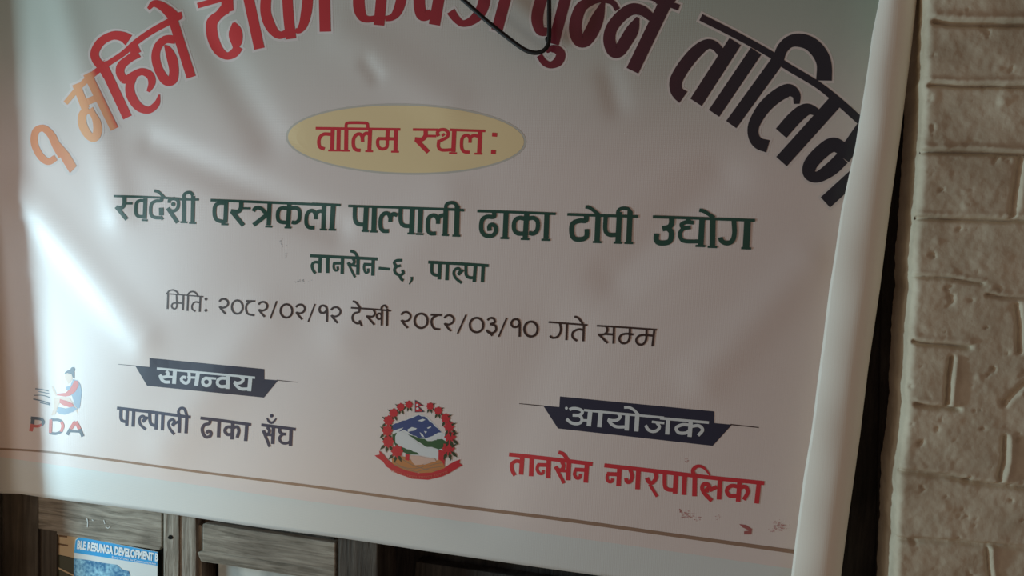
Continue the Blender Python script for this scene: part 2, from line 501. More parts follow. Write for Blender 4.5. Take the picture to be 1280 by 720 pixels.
win = empty('window_1', kind='structure')
slab('frame_post', [(3, 560), (47, 564), (48, 1160), (3, 1156)], .012, .10, wood_s, win)
ls = empty('sash', kind=None); ls.parent = win
slab('rail', [(47, 560), (202.5, 582), (202, 684), (130, 673), (47, 661)], .0135, .045, wood_h, ls)
slab('bead', [(47, 658), (202, 681), (199, 688), (97, 672), (47, 665)], .017, .040, wood_h, ls, .0008)
slab('stile', [(47, 655), (71, 658), (67, 1160), (47, 1158)], .0165, .045, wood_s, ls)
slab('mullion', [(204.3, 570), (223.6, 573), (223.6, 840), (204.3, 838)], .0095, .060, wood_v, win, .0016)
slab('stile', [(224, 570), (245, 573), (245, 1170), (224, 1168)], .0115, .060, wood_v, win, .0016)
rs = empty('sash'); rs.parent = win
slab('stile', [(244.5, 655), (252, 657), (252, 1170), (244.5, 838)], .0165, .045, wood_v, rs, .0008)
slab('rail', [(253, 655), (258, 654.5), (419, 679), (419.5, 722), (253, 698)], .0135, .045, wood_h, rs, .0018)
slab('bead', [(246, 690), (253, 689), (419, 714), (419, 728), (251, 702)], .0125, .040, wood_h, rs, .0018)
slab('bead', [(255, 646), (418, 669), (418, 682), (255, 657)], .024, .045, wood_m, rs, .001)
pane_m = mat('frosted_pane', (0.50, 0.53, 0.50), 0.35, 0.5)
N, L = nodes(pane_m)
n1 = N.new('ShaderNodeTexNoise'); n1.inputs['Scale'].default_value = 24; n1.inputs['Detail'].default_value = 3
tc = N.new('ShaderNodeTexCoord'); L.new(tc.outputs['Object'], n1.inputs['Vector'])
cr = N.new('ShaderNodeValToRGB'); cr.color_ramp.elements[0].position = .38; cr.color_ramp.elements[0].color = (.36, .39, .38, 1); cr.color_ramp.elements[1].position = .6; cr.color_ramp.elements[1].color = (.60, .62, .58, 1)
L.new(n1.outputs['Fac'], cr.inputs[0]); L.new(cr.outputs[0], bsdf(pane_m).inputs['Base Color'])
slab('pane', [(273, 690), (424, 712), (424, 1170), (272, 1166)], .030, .034, pane_m, rs, .0006)
slab('frame_post', [(423, 640), (472, 646), (472, 1180), (423, 1176)], .012, .10, wood_m, win, .0015)
slab('panel', [(468, 600), (1075, 620), (1075, 1230), (468, 1200)], .075, .10, wood_d, win, .0015)
slab('rail', [(520, 702), (760, 737), (760, 790), (515, 745)], .055, .080, wood_d, win, .002)
slab('frame_post', [(1062, -90), (1118, -90), (1094, 1150), (1010, 1150)], .045, .10, wood_d, win, .0015)
slab('frame_post', [(1112, -90), (1175, -90), (1150, 1150), (1086, 1150)], .035, .10, wood_d, win, .0015)
slab('back_board', [(-60, 520), (480, 560), (480, 1230), (-60, 860)], .102, .112, wood_d, win, .0)

glass_d = mat('dark_glass', (0.018, 0.02, 0.018), 0.15, 0.5)
slab('pane', [(70, 640), (203, 660), (203, 1166), (66, 1150)], .026, .029, glass_d, ls, .0005)
slab('rail', [(70, 1080), (203, 1092), (203, 1170), (67, 1158)], .0135, .045, wood_h, ls)
slab('rail', [(253, 1098), (419, 1118), (419, 1180), (253, 1172)], .0135, .045, wood_h, rs)
sx0, sx1, sz = la[-1][0] - 0.02, 0.52, on_plane(300, 1150, 0.012).z
v = [(x, y, z) for z in (0.62, sz + 0.01) for x, y in ((sx0, -0.05), (sx1, -0.05), (sx1, 0.115), (sx0, 0.115))]
sill = mesh('trim_2', v, [(0, 3, 2, 1), (4, 5, 6, 7), (0, 1, 5, 4), (1, 2, 6, 5), (2, 3, 7, 6), (3, 0, 4, 7)], wood_h)
sill['kind'] = 'structure'

ZT = on_plane(640, -125, 0).z
lintel = slab('trim_1', [(-120, -190), (1180, -190), (1180, -85), (-120, -85)], .012, .11, wood_h, None, .002)
lintel['kind'] = 'structure'

# ------------------------------------------------------------------ the banner
banner = empty('banner', 'white printed vinyl banner with red, green and blue lettering hanging across the window', 'banner')
LC = [(1100, -140), (1099, 0), (1090, 45), (1085, 82), (1070, 180), (1052, 262), (1037, 360), (1031, 410), (1014, 540), (1004, 602), (989, 720), (980, 800), (970, 900)]
RC = [(1160, -140), (1145.5, 0), (1139, 60), (1124, 178), (1112, 262), (1100, 358), (1085, 460), (1075, 543), (1060, 650), (1051, 720), (1040, 800), (1026, 900)]
RAD = 0.021
lw = [on_plane(a, b, -0.034) for a, b in LC]; rw = [on_plane(a, b, -RAD) for a, b in RC]
def xl(z): return float(np.interp(z, [p.z for p in lw][::-1], [p.x for p in lw][::-1]))
def xR(z): return float(np.interp(z, [p.z for p in rw][::-1], [p.x for p in rw][::-1]))
BP = [on_plane(a, b, 0) for a, b in [(-60, 613), (0, 616.5), (25, 617), (60, 622.5), (200, 640.5), (417, 670.5), (530, 688.5), (650, 705.5), (760, 721), (990, 755), (1100, 772)]]
def zb(x): return float(np.interp(x, [p.x for p in BP], [p.z for p in BP]))
XL = bx(-16, 600)
NU, NV, HR = 220, 150, 8
v, f, hemf = [], [], []
for j in range(NV + 1):
    t = j / NV
    zr = 1.1 + (ZT - 1.1) * t
    xe = xR(zr) - 0.024
    for i in range(NU + 1):
        x = XL + (xe - XL) * i / NU
        b = zb(x); hz = hem_z(x)
        z = b + (hz - b) * j / HR if j <= HR else hz + (ZT - hz) * (j - HR) / (NV - HR)
        y = -surf(x, z)
        k = i / NU
        if k > 0.97: y *= (1 - k) / 0.03
        v.append((x, y, z))
for j in range(NV):
    for i in range(NU):
        a = j * (NU + 1) + i
        f.append((a, a + 1, a + NU + 2, a + NU + 1))
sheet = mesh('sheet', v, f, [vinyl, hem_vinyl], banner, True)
for k, p in enumerate(sheet.data.polygons):
    if k < HR * NU: p.material_index = 1
so = sheet.modifiers.new('thickness', 'SOLIDIFY'); so.thickness = 0.0012; so.offset = -1
# the right edge curls forward and shows its plain back
v, f = [], []
A = 26
for j in range(NV + 1):
    t = j / NV
    zr = 1.1 + (ZT - 1.1) * t
    xc = xR(zr) - 0.024
    b = zb(xc); z = b + (ZT - b) * t
    xx = xl(z); xc2 = xR(z) - 0.024
    wv = 0.0012 * math.sin(z * 31) + 0.0008 * math.sin(z * 67 + 1)
    for a in range(A + 1):
        if a <= 16:
            an = math.pi * a / 16
            x = xc * max(0, 1 - a / 6) + xc2 * min(1, a / 6) + (0.024) * math.sin(an)
            y = -RAD + RAD * math.cos(an)
        else:
            q = (a - 16) / (A - 16)
            x = xc2 + (xx - xc2) * q
            y = -2 * RAD + 0.009 * q * q + wv * q
        v.append((x, y, z))
for j in range(NV):
    for i in range(A):
        a = j * (A + 1) + i
        f.append((a, a + 1, a + A + 2, a + A + 1))
curl = mesh('curled_edge', v, f, back_vinyl, banner, True)
curl['label'] = 'plain unprinted back of the curled right edge'
so = curl.modifiers.new('thickness', 'SOLIDIFY'); so.thickness = 0.0008; so.offset = 1

# ------------------------------------------------------------------ printing: arched title
WORDS = [[]]
def next_word(): WORDS.append([])
def tt(ox, oy, w, txt): WORDS[-1].append((ox, oy, w, txt))
def tp(ox, oy, txt): WORDS[-1].append((ox, oy, None, txt))
# numeral one
tt(20, 120, 54, '300,462,46 240,492,52 178,442 138,350 150,265 205,242,52 262,290,58 305,380,60 335,460,30')
tp(20, 120, '255,262 300,290 325,345 400,430 456,525 405,578 350,490 300,400 262,330')
next_word()
# headline of the first word (photo pixels)
WORDS[-1].append((0, 0, 'h', '82,129,6.5 100,108,7 120,90,7.5 136,79,7 154,67,7 170,53,7.6 190,39,7.8 210,28,8.4 225,20,9'))
# ma
tt(0, 0, 'r10.5', '109,92 143.3,161.3')
tt(0, 0, 'r10', '95,105 101,120 107,136')
tt(0, 0, 'r8.5', '106,129 124,121')
tt(20, 120, 60, '545,95,58 500,140 502,220,66 545,295,62 590,315,60 612,265,66 606,195,60 580,140,46 552,100')
# hi
tt(100, 0, 64, '367,303,90 320,275,74 245,268 160,312 112,390 122,450 170,510 205,570')
tt(100, 60, 70, '165,110 183,150 357,522')
tt(100, 60, 74, '392,-25 425,45')
tt(100, 60, 60, '438,38,70 372,80 312,132,66 302,188,64 330,238,58')
tt(100, 60, 56, '320,235 345,240 400,205 465,178,54 525,205,60 540,262,54 512,328,26')
tt(100, 60, 62, '400,210 375,280,66 385,360,72 440,440,66 515,466,54 575,420,46 596,350,12')
# ne
tt(100, 0, 70, '698,150 835,580')
tt(100, 0, 64, '712,298 640,298,60 585,350,60 568,430,64 590,520,66 640,600,72 692,600,74 706,530,72 690,440,76 660,370,50 635,340,12')
tt(100, 0, 60, '513,68,24 555,28,50 620,50,66 690,110,84 712,140,80')
tt(100, 0, 45, '690,130 765,110')
next_word()
# dhaa
tt(230, 0, 42, '103,43 285,-8 500,-62 760,-112 1000,-150 1110,-166')
tp(230, 0, '285,-20 368,-20 372,80 310,98 250,120 240,90 280,40')
tt(230, 0, 84, '330,78,44 270,108,60 215,160,82 207,220,84 222,300,84 262,380,74 320,420,56 375,400,66 412,350,68')
tt(230, 0, 90, '378,372,18 392,320,84 388,260,104 384,215,82 374,170,22')
tt(230, 0, 78, '474,-60 566,366')
# kaa
tt(230, 0, 80, '775,-70,40 690,-95,60 635,-65,80 617,-20 614,95 645,190 690,252,62 732,264,56 768,244,46')
tt(230, 0, 78, '770,-118 784,120 803,292')
tt(230, 0, 78, '785,-60,44 850,-100,64 910,-80,78 928,-20 918,90,80 895,185,66 862,230,46 835,228,34')
tt(380, 0, 84, '150,-166 160,238')
next_word()
# ka
tt(380, 0, 46, '265,-190 560,-212 900,-216 1300,-204 1570,-180')
tt(380, 0, 86, '590,-120,42 500,-140,64 432,-95,84 412,-20 416,70 440,128,68 480,146,50 530,140,46')
tt(380, 0, 80, '598,-205 562,190')
tt(380, 0, 78, '592,-100,44 670,-138,66 728,-95,78 732,-20 706,75,72 665,128,52 608,142,40')
# pa
tt(520, 0, 86, '16,-212 23,-20 28,60 46,112,86 82,116,76 118,95,60')
tt(520, 0, 84, '205,-210 138,187')
# daa
tt(520, 0, 70, '260,84,66 300,140,58 350,177,50 420,155,66 480,95,86 512,10,88 505,-60,78 460,-100,56 400,-112,50')
tt(520, 0, 60, '405,-205 402,-95')
tt(520, 0, 84, '720,-190 606,230')
next_word()
# bu
tt(640, 0, 46, '50,-182 400,-132 700,-82 1060,-16')
tt(640, 0, 86, '400,-85,42 320,-105,64 255,-80,80 225,-20 196,80,90 190,160,88 212,230,72 262,240,62')
tt(640, 0, 84, '430,-122 310,330')
tt(640, 0, 60, '262,395,14 288,368,50 335,372,62 366,408,70 345,462,72 290,488,52 240,466,50 205,415,44')
# half na
tt(640, 0, 90, '690,-8,36 600,8,62 520,55,84 482,150,92 476,230,96 500,300,92 548,308,92 598,235,104 645,130,92 686,15,28')
tt(640, 0, 42, '690,-2 755,20 792,75')
# ne
tt(700, 0, 88, '690,135,60 620,82,76 540,70 460,120 388,210 370,300,92 395,378,92 440,385,92 492,312,98 546,220,92 584,132,26')
tt(700, 0, 98, '795,10 543,531')
tt(700, 0, 46, '690,-18 893,58')
tt(700, 0, 60, '825,10,90 805,-70,72 745,-122,54 668,-132,22')
tp(700, 0, '715,25 755,-40 900,-40 870,0 820,72')
next_word()
# taa
WORDS[-1].append((0, 0, 'h', '876,21.7,8.8 920,44,8.8 965,69,8.8 981.7,81.7,9 1023,106.7,9 1053,131,10 1085,160,10'))
tt(0, 0, 'r17', '919,52 870,128')
tt(820, 0, 92, '495,405,60 442,345,66 380,333,76 300,390,92 212,495,96 152,600,96 150,670,92 172,705,96 205,730,104')
tt(0, 0, 'r15.7', '945,64 892.5,141.7')
# li
tt(0, 0, 'r15.7', '974,73 914,155.8')
tt(940, 20, 95, '195,340,80 222,255,84 275,198,88 345,182,100 430,205,106 500,270,112 540,360,112 540,485,118')
tt(940, 20, 96, '335,660,44 330,592,66 270,558,98 170,612,100 80,700,96 15,815,86 12,900,82 50,955,88 120,978,95')
tt(940, 140, 106, '218,160 320,45 400,-15,95 465,-8,66 525,45,50')
tt(940, 140, 106, '221,372 560,-5 640,-95')
# ma, its right stem running on under the curl
tt(940, 140, 100, '700,290,95 610,245,108 520,300,108 440,390,104 430,462,94 490,488,84 590,430,104 680,345,106')
tt(940, 140, 112, '845,105 680,345')
tt(940, 140, 104, '550,678 740,505 900,360')

def draw_title(pr, word, grow):
    for ox, oy, w, txt in word:
        if w == 'h': pr.at(0, 0, 1).stroke(7, txt, grow)
        elif isinstance(w, str): pr.at(ox, oy, 1).stroke(float(w[1:]), txt, grow)
        elif w is None:
            pr.at(ox, oy)
            if grow == 0: pr.poly(txt)
            else:
                c = txt.split()
                pr.stroke(1, ' '.join(c + c[:1]), grow)
        else: pr.at(ox, oy).stroke(w, txt, grow)
    return pr
NAMES = ['pale orange numeral of the arched title', 'orange to red first word of the arched title', 'red second word of the arched title', 'dark red third word of the arched title', 'maroon fourth word of the arched title', 'blue-black last word of the arched title']
for k, word in enumerate(WORDS):
    o = draw_title(Print(0.00085, 3e-6), word, 0).build('title_word' if k else 'title_numeral', 'title_warm' if k < 2 else 'title', banner, NAMES[k])
    draw_title(Print(0.0001, 1.5e-6), word, 6.0).build('pale_outline', 'halo', o)

# ------------------------------------------------------------------ printing: oval and its words
oval_m = ink('oval_yellow_ink', (0.95, 0.71, 0.40)); INK['oval'] = oval_m
oval_e = ink('oval_edge_ink', (0.62, 0.56, 0.49)); INK['oval_edge'] = oval_e
def oval(pr, cx, cy, rx, ry, tilt):
    o = pr.off(); nr, na = 14, 72; b = len(pr.v); c, s_ = math.cos(tilt), math.sin(tilt)
    pr.v.append(P(cx, cy, o))
    for i in range(1, nr + 1):
        for k in range(na):
            a = 2 * math.pi * k / na; x = rx * i / nr * math.cos(a); y = ry * i / nr * math.sin(a)
            pr.v.append(P(cx + x * c - y * s_, cy + x * s_ + y * c, o))
    for k in range(na):
        pr.f.append((b, b + 1 + k, b + 1 + (k + 1) % na))
        for i in range(nr - 1):
            q = b + 1 + i * na
            pr.f.append((q + k, q + na + k, q + na + (k + 1) % na, q + (k + 1) % na))
    return pr
ov = oval(Print(0.0006), 507.5, 174, 147.5, 42, math.radians(1.3)).build('oval', 'oval', banner, 'yellow oval panel')
oval(Print(0.0003), 507.5, 174, 150.5, 44.5, math.radians(1.3)).build('oval_edge', 'oval_edge', ov)
p = Print(0.0010).at(350, 120)
p.many(20, '268,242 560,246 903,251')
p.many(30, '396,245 391,405', '441,248 438,408', '498,245 496,408', '677,250 670,412', '810,250 804,335', '871,252 866,414')
p.many(14, '362,409 470,410', '468,411 524,411', '640,414 698,415', '834,418 892,419')
p.many(26, '385,288 325,288 294,325 298,380 335,398', '604,408 572,404 553,380 552,325 575,290 605,288 622,320', '620,345 620,305 645,280 676,290')
p.many(22, '496,250 497,215 515,202 640,203 657,215 659,248')
p.many(24, '735,320 872,322', '806,330 800,385 765,398 738,380 732,340 742,320')
p.at(500, 120)
p.many(19, '97,252 287,254', '374,254 640,263', '188,300 272,301')
p.many(32, '193,258 190,300 165,326 112,325', '118,325 213,422', '407,258 400,420', '602,262 594,428')
p.many(14, '368,428 426,430', '558,433 616,434')
p.many(24, '290,302 280,275 300,255 340,255 362,278 354,308 325,325 292,342', '318,285 330,300', '292,330 288,380 312,405 390,404', '522,422 482,418 463,390 464,325 486,298 514,300 528,330', '525,352 528,315 552,297 592,304')
p.poly('692,275 729,278 727,307 690,304').poly('684,404 719,406 717,437 682,434')
p.build('oval_lettering', 'red', ov)

# ------------------------------------------------------------------ printing: green line
p = Print(0.0006).at(130, 220)
p.many(17, '73,151 290,157 570,170', '572,176 712,177', '160,206 214,206')
p.many(30, '154,158 152,212 132,238 92,235', '92,230 172,326', '311,168 305,322', '478,240 553,350', '602,160 600,340', '669,150 665,345')
p.many(14, '282,331 328,333', '574,346 626,348', '638,352 692,354')
p.many(25, '308,186 268,186 244,206 240,275 258,302 306,304', '432,168 430,185 385,190 355,215 352,285 378,310 430,314', '489,202 494,178 528,170 555,186 557,226 540,256 508,262 480,242', '600,178 602,142 622,126 652,126 669,148,26')
p.many(36, '430,238 431,296'); p.many(20, '425,302 442,328'); p.dot(520, 212, 16)
p.many(22, '377,110 412,122 452,162')
p.at(250, 220)
p.many(20, '80,181 500,198 960,217'); p.many(16, '325,242 379,243')
p.many(32, '197,190 190,352', '310,192 306,245 282,268 232,264', '236,262 326,372', '522,208 515,370', '670,215 659,380', '930,225 925,395', '500,292 402,368')
p.many(14, '160,362 212,364', '490,379 542,381', '634,386 686,388', '898,401 952,403')
p.many(28, '193,204 145,204 113,228 110,295 132,332 190,345', '400,265 418,240 458,244 490,275 522,302', '668,246 618,240 588,262 584,318 604,344 660,350', '672,242 722,240 746,262 743,328 716,350 688,346', '858,388 818,385 798,358 801,292 826,262 855,266 869,300', '869,325 872,285 895,264 930,268')
p.at(400, 220)
p.many(19, '-60,209 155,219', '212,225 560,236 930,249')
p.many(36, '100,222 89,395', '347,235 339,405', '408,240 403,410', '692,250 685,425', '756,252 748,425', '944,255 938,435')
p.many(15, '64,402 119,404', '312,412 366,414', '377,416 431,418', '656,431 711,433', '719,435 776,437', '912,442 966,444')
p.many(30, '262,230 262,322 286,360 345,365', '605,240 605,336 630,372 690,376', '516,413 474,411 455,383 458,312 486,280 515,286 527,312', '527,345 531,305 550,284 580,296', '870,431 828,430 809,400 813,322 840,296 870,302 884,328', '885,360 888,318 912,296 948,302')
p.at(560, 230)
p.many(20, '-34,189 40,192 122,198', '220,203 500,212 808,224')
p.many(38, '70,165 64,380', '436,214 428,400', '590,225 579,408', '742,225 735,410')
p.many(16, '33,387 93,389', '393,405 457,407', '546,412 610,414', '700,418 766,420')
p.many(26, '-16,200 -14,160 10,142 48,144 72,172')
p.many(32, '346,212 344,246 292,246 256,272 250,342 278,384 330,388 358,358 354,318 330,305 310,318 312,352', '585,262 530,255 499,282 496,338 522,370 582,372', '590,262 640,255 672,282 670,342 642,372 606,366')
p.at(680, 230)
p.many(21, '175,228 440,237 706,244')
p.many(40, '406,238 398,428', '566,210 555,434', '646,205 636,436')
p.many(16, '366,435 431,437', '522,440 586,442', '603,442 669,444')
p.many(36, '316,232 314,274 265,276 214,300 208,368 230,410 284,414 318,394 322,338')
p.many(32, '462,248 460,345 488,380 550,381'); p.many(26, '552,245 556,204 580,184 628,186 652,214', '311,171 346,180 412,230')
p.at(800, 230)
p.many(22, '96,246 480,259 863,273')
p.many(40, '237,252 236,298 214,325 168,336', '208,332 234,362 227,422 192,441 142,440 122,418 125,372')
p.many(34, '362,255 366,290'); p.many(30, '402,290 344,287 310,304 326,328 380,325', '326,330 300,368 310,414 346,430 445,431')
p.many(42, '466,260 455,460', '546,262 542,466'); p.many(50, '806,280 795,474')
p.many(17, '416,464 489,466', '507,471 578,473', '758,481 833,484')
p.many(28, '445,196 482,206 556,254'); p.many(36, '704,272 708,370 690,428 650,444 612,428 602,400')
p.build('green_lettering', 'green', banner, 'bold dark green line of lettering')

# ------------------------------------------------------------------ printing: place line
p = Print(0.0006).at(370, 290)
p.many(23, '105,178 360,190 612,203')
p.many(25, '182,185 177,306', '239,190 237,308', '349,196 346,316', '466,202 463,322', '579,210 576,328')
p.many(21, '180,232 142,226 120,248 128,285 146,312', '407,142 440,154 464,190', '796,212 754,214 736,232 756,256 786,252', '756,256 738,280 748,310 778,324 806,308 796,286', '776,325 788,352 806,364', '620,271 704,279')
p.stroke(16, '868,336,20 868,360,16 848,392,7')
p.at(380, 305, 12).many(44, '438,289 575,288', '735,215 756,268 722,316 678,300 658,276').many(35, '450,285 444,345 466,396 506,388 502,338', '668,304 766,502', '715,322 815,332')
p.at(410, 305, 12).many(44, '535,303 675,310').many(35, '545,300 540,370 566,430 602,418 600,366')
p.at(500, 290)
p.many(23, '212,226 440,238 665,253')
p.many(26, '300,236 294,356', '356,242 351,362', '566,250 556,376', '624,254 618,378')
p.many(23, '240,232 240,302 262,322 298,325', '494,248 497,322 522,342 560,342')
p.many(20, '452,318 438,312 452,292 438,272 412,282 403,312 420,348 463,383', '440,318 474,284')
p.build('place_lettering', 'green', banner, 'smaller green line of lettering')

# ------------------------------------------------------------------ printing: date line
p = Print(0.0006)
def two(ox, oy, dx, dy, k=1.0, w=15):
    q = [(505, 222), (522, 205), (550, 204), (571, 226), (563, 254), (535, 268), (508, 262)]
    d = [(506, 258), (526, 286), (552, 314)]
    p.at(ox, oy)
    for l in (q, d): p.stroke(w, ' '.join('%f,%f' % ((x - 505) * k + 505 + dx, (y - 203) * k + 203 + dy) for x, y in l))
p.at(190, 340)
p.many(9, '104,162 385,185'); p.many(14, '121,165 117,278', '236,176 232,287', '271,180 266,292', '363,186 358,299')
p.many(12, '112,164 130,141 160,135 188,150 200,174', '184,172 186,258 168,276 148,262 154,238 184,232 234,236', '262,178 284,152 312,147 335,163 346,186', '360,230 322,226 301,250 304,280 326,295')
p.dot(405, 203, 11).dot(404, 288, 11)
two(190, 340, 0, 0)
p.ring(640, 263, 41, 50, 15); p.many(15, '704,218 774,219', '744,221 712,242 705,278 720,314 768,325')
two(190, 340, 294, 22); p.many(11, '936,218 887,350')
p.at(340, 340).ring(108, 292, 44, 50, 15); two(340, 340, -325, 42); p.many(11, '323,240 271,374')
p.many(16, '412,374 412,278 394,254 368,254 355,280 366,304 394,304 412,284')
two(340, 340, -62, 62, 1.06)
p.many(13, '592,268 745,278 892,291'); p.many(15, '656,272 652,300 620,308 603,336 610,368 640,386 670,380', '655,362 674,406', '605,219 632,230 660,268', '760,282 772,308 755,334 706,332', '716,336 768,396', '825,288 822,402', '865,275 862,406', '818,288 824,262 846,250 864,272')
p.ring(803, 332, 18, 22, 13)
two(480, 350, -377, 38, 1.07)
p.at(480, 350).ring(278, 306, 49, 54, 16); p.many(16, '350,260 433,263', '400,265 366,284 356,320 376,362 420,370')
two(480, 350, -53, 62, 1.07); p.many(12, '616,260 551,402')
p.ring(694, 338, 51, 54, 16); p.many(16, '776,302 796,285 824,291 830,318 794,331', '794,331 834,342 840,376 815,397 786,394 768,374', '784,386 814,418'); p.many(12, '920,284 859,427')
p.at(600, 350)
p.many(16, '297,426 297,322 280,296 250,298 235,325 246,350 276,352 297,330'); p.ring(382, 368, 50, 56, 17)
p.many(13, '514,316 805,338'); p.many(16, '600,325 606,380 582,424 545,434 524,418', '652,330 647,451', '776,376 736,370 697,392 695,430 728,457', '779,336 774,460', '708,274 738,286 772,330')
p.at(690, 360)
p.many(13, '335,283 560,297 785,313'); p.many(16, '406,290 416,314 395,345 344,350', '348,346 417,413', '396,345 462,349', '464,296 460,418', '584,302 580,380 555,412 520,411 504,382 520,352 560,343 610,349', '709,310 705,386 680,422 645,420 631,390 650,360 690,352 757,358', '767,313 752,438')
p.build('date_lettering', 'brown', banner, 'thin dark brown date line')

# ------------------------------------------------------------------ printing: two navy nameplates
p = Print(0.0004).at(0, 0, 1)
p.poly('187,447.5 330.5,461.3 330.5,474 347.8,475.3 330,497 184,482.2 169,457 187,458.8')
pl1 = p.build('nameplate', 'plate', banner, 'navy nameplate left of the emblem')
Print(0.0004).at(0, 0, 1).stroke(0.8, '148,455.3,0.5 170,457.4,0.9').build('rule_line', 'brown', pl1)
Print(0.0004).at(0, 0, 1).stroke(0.9, '346,475.2,1.0 371.7,477.8,0.6').build('rule_line', 'brown', pl1)
p = Print(0.0009).at(190, 450, 12)
p.many(34, '75,125 760,190 1548,265'); p.many(60, '346,160 332,358', '692,190 664,385')
p.many(46, '216,165 246,202 222,246 150,256 118,222', '122,228 142,284 192,326 272,330', '556,180 562,288 540,334 505,346 458,322 442,284 470,256 515,264')
p.many(34, '236,248 325,254', '530,258 660,264'); p.at(250, 455, 12).ring(100, 268, 58, 56, 46)
p.many(34, '72,206 245,219'); p.many(47, '395,214 322,212 272,242 266,300 312,336 405,334', '606,188 650,222 628,270 560,288 512,270', '518,276 560,334 622,372 735,372'); p.many(60, '426,178 414,372', '758,200 740,406')
p.build('lettering', 'white', pl1)
p = Print(0.0004).at(0, 0, 1)
p.poly('700,495.5 892.8,514.2 892.8,528.8 915,530.8 890.8,557.3 697.5,535.6 679,507 699.2,508.8')
pl2 = p.build('nameplate', 'plate', banner, 'navy nameplate right of the emblem')
Print(0.0004).at(0, 0, 1).stroke(1, '649,504.5,0.8 679,507.4,1.3').build('rule_line', 'brown', pl2)
Print(0.0004).at(0, 0, 1).stroke(1, '913,530.6,1.4 948.5,534.4,1.1').build('rule_line', 'brown', pl2)
p = Print(0.0009).at(700, 495, 12)
p.many(36, '360,211 900,264 1560,325', '330,362 420,366'); p.many(66, '456,210 432,452', '612,238 590,466'); p.dot(97, 182, 22)
p.many(46, '142,204 190,186 262,190 326,216 334,254 288,286 190,287', '290,290 326,330 320,386 258,416 170,400 98,342')
p.at(750, 500, 12)
p.many(46, '276,206 304,250 258,300 178,306 116,288', '128,302 170,358 250,400 380,402', '852,338 892,400 862,452 792,472 722,442 684,378'); p.many(66, '412,210 400,456', '562,200 544,470')
p.many(40, '362,110 442,112 512,152 580,222'); p.many(36, '778,325 965,346')
p.at(800, 490)
p.many(20, '150,196 517,229'); p.many(24, '378,248 318,245 272,268 290,304 346,306 378,282', '382,258 440,252 470,284 436,326'); p.many(32, '212,198 204,318', '381,216 372,336')
p.build('lettering', 'white', pl2)

# ------------------------------------------------------------------ printing: organiser names
p = Print(0.0006).at(140, 430)
p.many(23, '38,480 310,512 590,549'); p.many(24, '115,495 110,614', '163,500 158,620', '336,522 330,642', '382,528 377,648', '508,544 504,666', '561,548 555,670')
p.many(23, '68,486 68,560 88,580 114,580', '282,515 286,582 302,606 334,612')
p.many(20, '244,582 232,576 246,558 232,540 212,550 205,578 216,608 254,641', '238,578 268,548', '470,612 454,604 470,586 455,566 432,576 424,602 436,638 468,678', '462,600 506,578', '508,542 498,508 515,481 544,488 562,540')
p.at(240, 440)
p.many(23, '64,495 250,518 443,545', '520,546 778,580'); p.many(25, '204,514 199,640', '306,526 300,656', '412,542 402,668', '611,562 605,690', '743,580 738,706')
p.many(23, '136,508 130,536 96,544 77,574 84,614 106,638 136,630 142,604 122,592 110,610', '304,566 266,562 246,588 264,618 302,616', '304,572 336,560 352,590 338,642')
p.at(310, 505, 12).many(44, '288,345 322,405 290,462 242,424 230,396', '478,368 474,408 508,446 568,452').many(40, '238,425 326,642', '295,458 380,468', '525,452 476,498 486,560 542,590 605,580 645,545').at(240, 440)
p.stroke(17, '562,494,10 580,524,18 606,528,18 632,498,9').dot(597, 478, 13)
p.build('organiser_lettering', 'navy', banner, 'navy lettering under the left nameplate')
p = Print(0.0006).at(630, 540)
p.many(30, '38,168 350,202 664,240'); p.many(34, '136,190 128,320', '208,196 203,332', '336,208 331,348', '487,222 480,362', '622,238 612,380')
p.many(28, '136,226 90,218 58,242 62,288 82,326', '408,152 446,166 478,210')
p.at(740, 550)
p.many(31, '92,190 500,236 900,283 1292,323'); p.many(35, '206,206 198,346', '348,222 341,370', '629,258 622,402', '696,264 688,412', '771,250 768,422')
p.many(30, '545,250 546,342 568,370 626,376');
p.at(630, 555, 12).many(58, '500,312 670,316').many(46, '512,305 496,380 530,440 580,440 586,388')
p.at(680, 560, 12).many(58, '268,205 292,268 262,330 204,322 172,276', '460,322 630,330').many(48, '186,312 302,528', '245,338 370,346', '472,320 456,398 490,450 534,442 546,386')
p.at(750, 570, 12).many(60, '104,267 270,275', '828,245 842,318 792,396 734,390 700,326').many(46, '112,262 104,340 136,386 176,380 186,336', '742,425 857,608').many(58, '452,205 482,295 455,380 405,388 388,330')
p.at(740, 550)
p.stroke(26, '770,270,30 756,228,30 790,196,26 838,208,20 884,262,12')
p.at(830, 560)
p.many(30, '338,322 318,312 340,290 318,268 292,276 286,306 308,345 358,396', '340,318 395,290', '560,290 502,284 470,318 494,358 554,356', '566,298 610,290 628,330 598,388'); p.many(35, '420,230 412,386', '566,258 555,402', '711,268 694,416')
p.build('municipality_lettering', 'scarlet', banner, 'red lettering under the right nameplate')

# border line along the foot
p = Print(0.0004).at(0, 0, 1)
p.stroke(3.2, '-14,560.3,2.6 50,564,2.6 125,573,2.8 250,590,3 400,609.3,3.4 550,630,3.8 701,649,4.4 850,670,4.6 992,689.5,5 1030,695,5')
p.build('border_line', 'tan', banner, 'thin tan rule along the bottom')

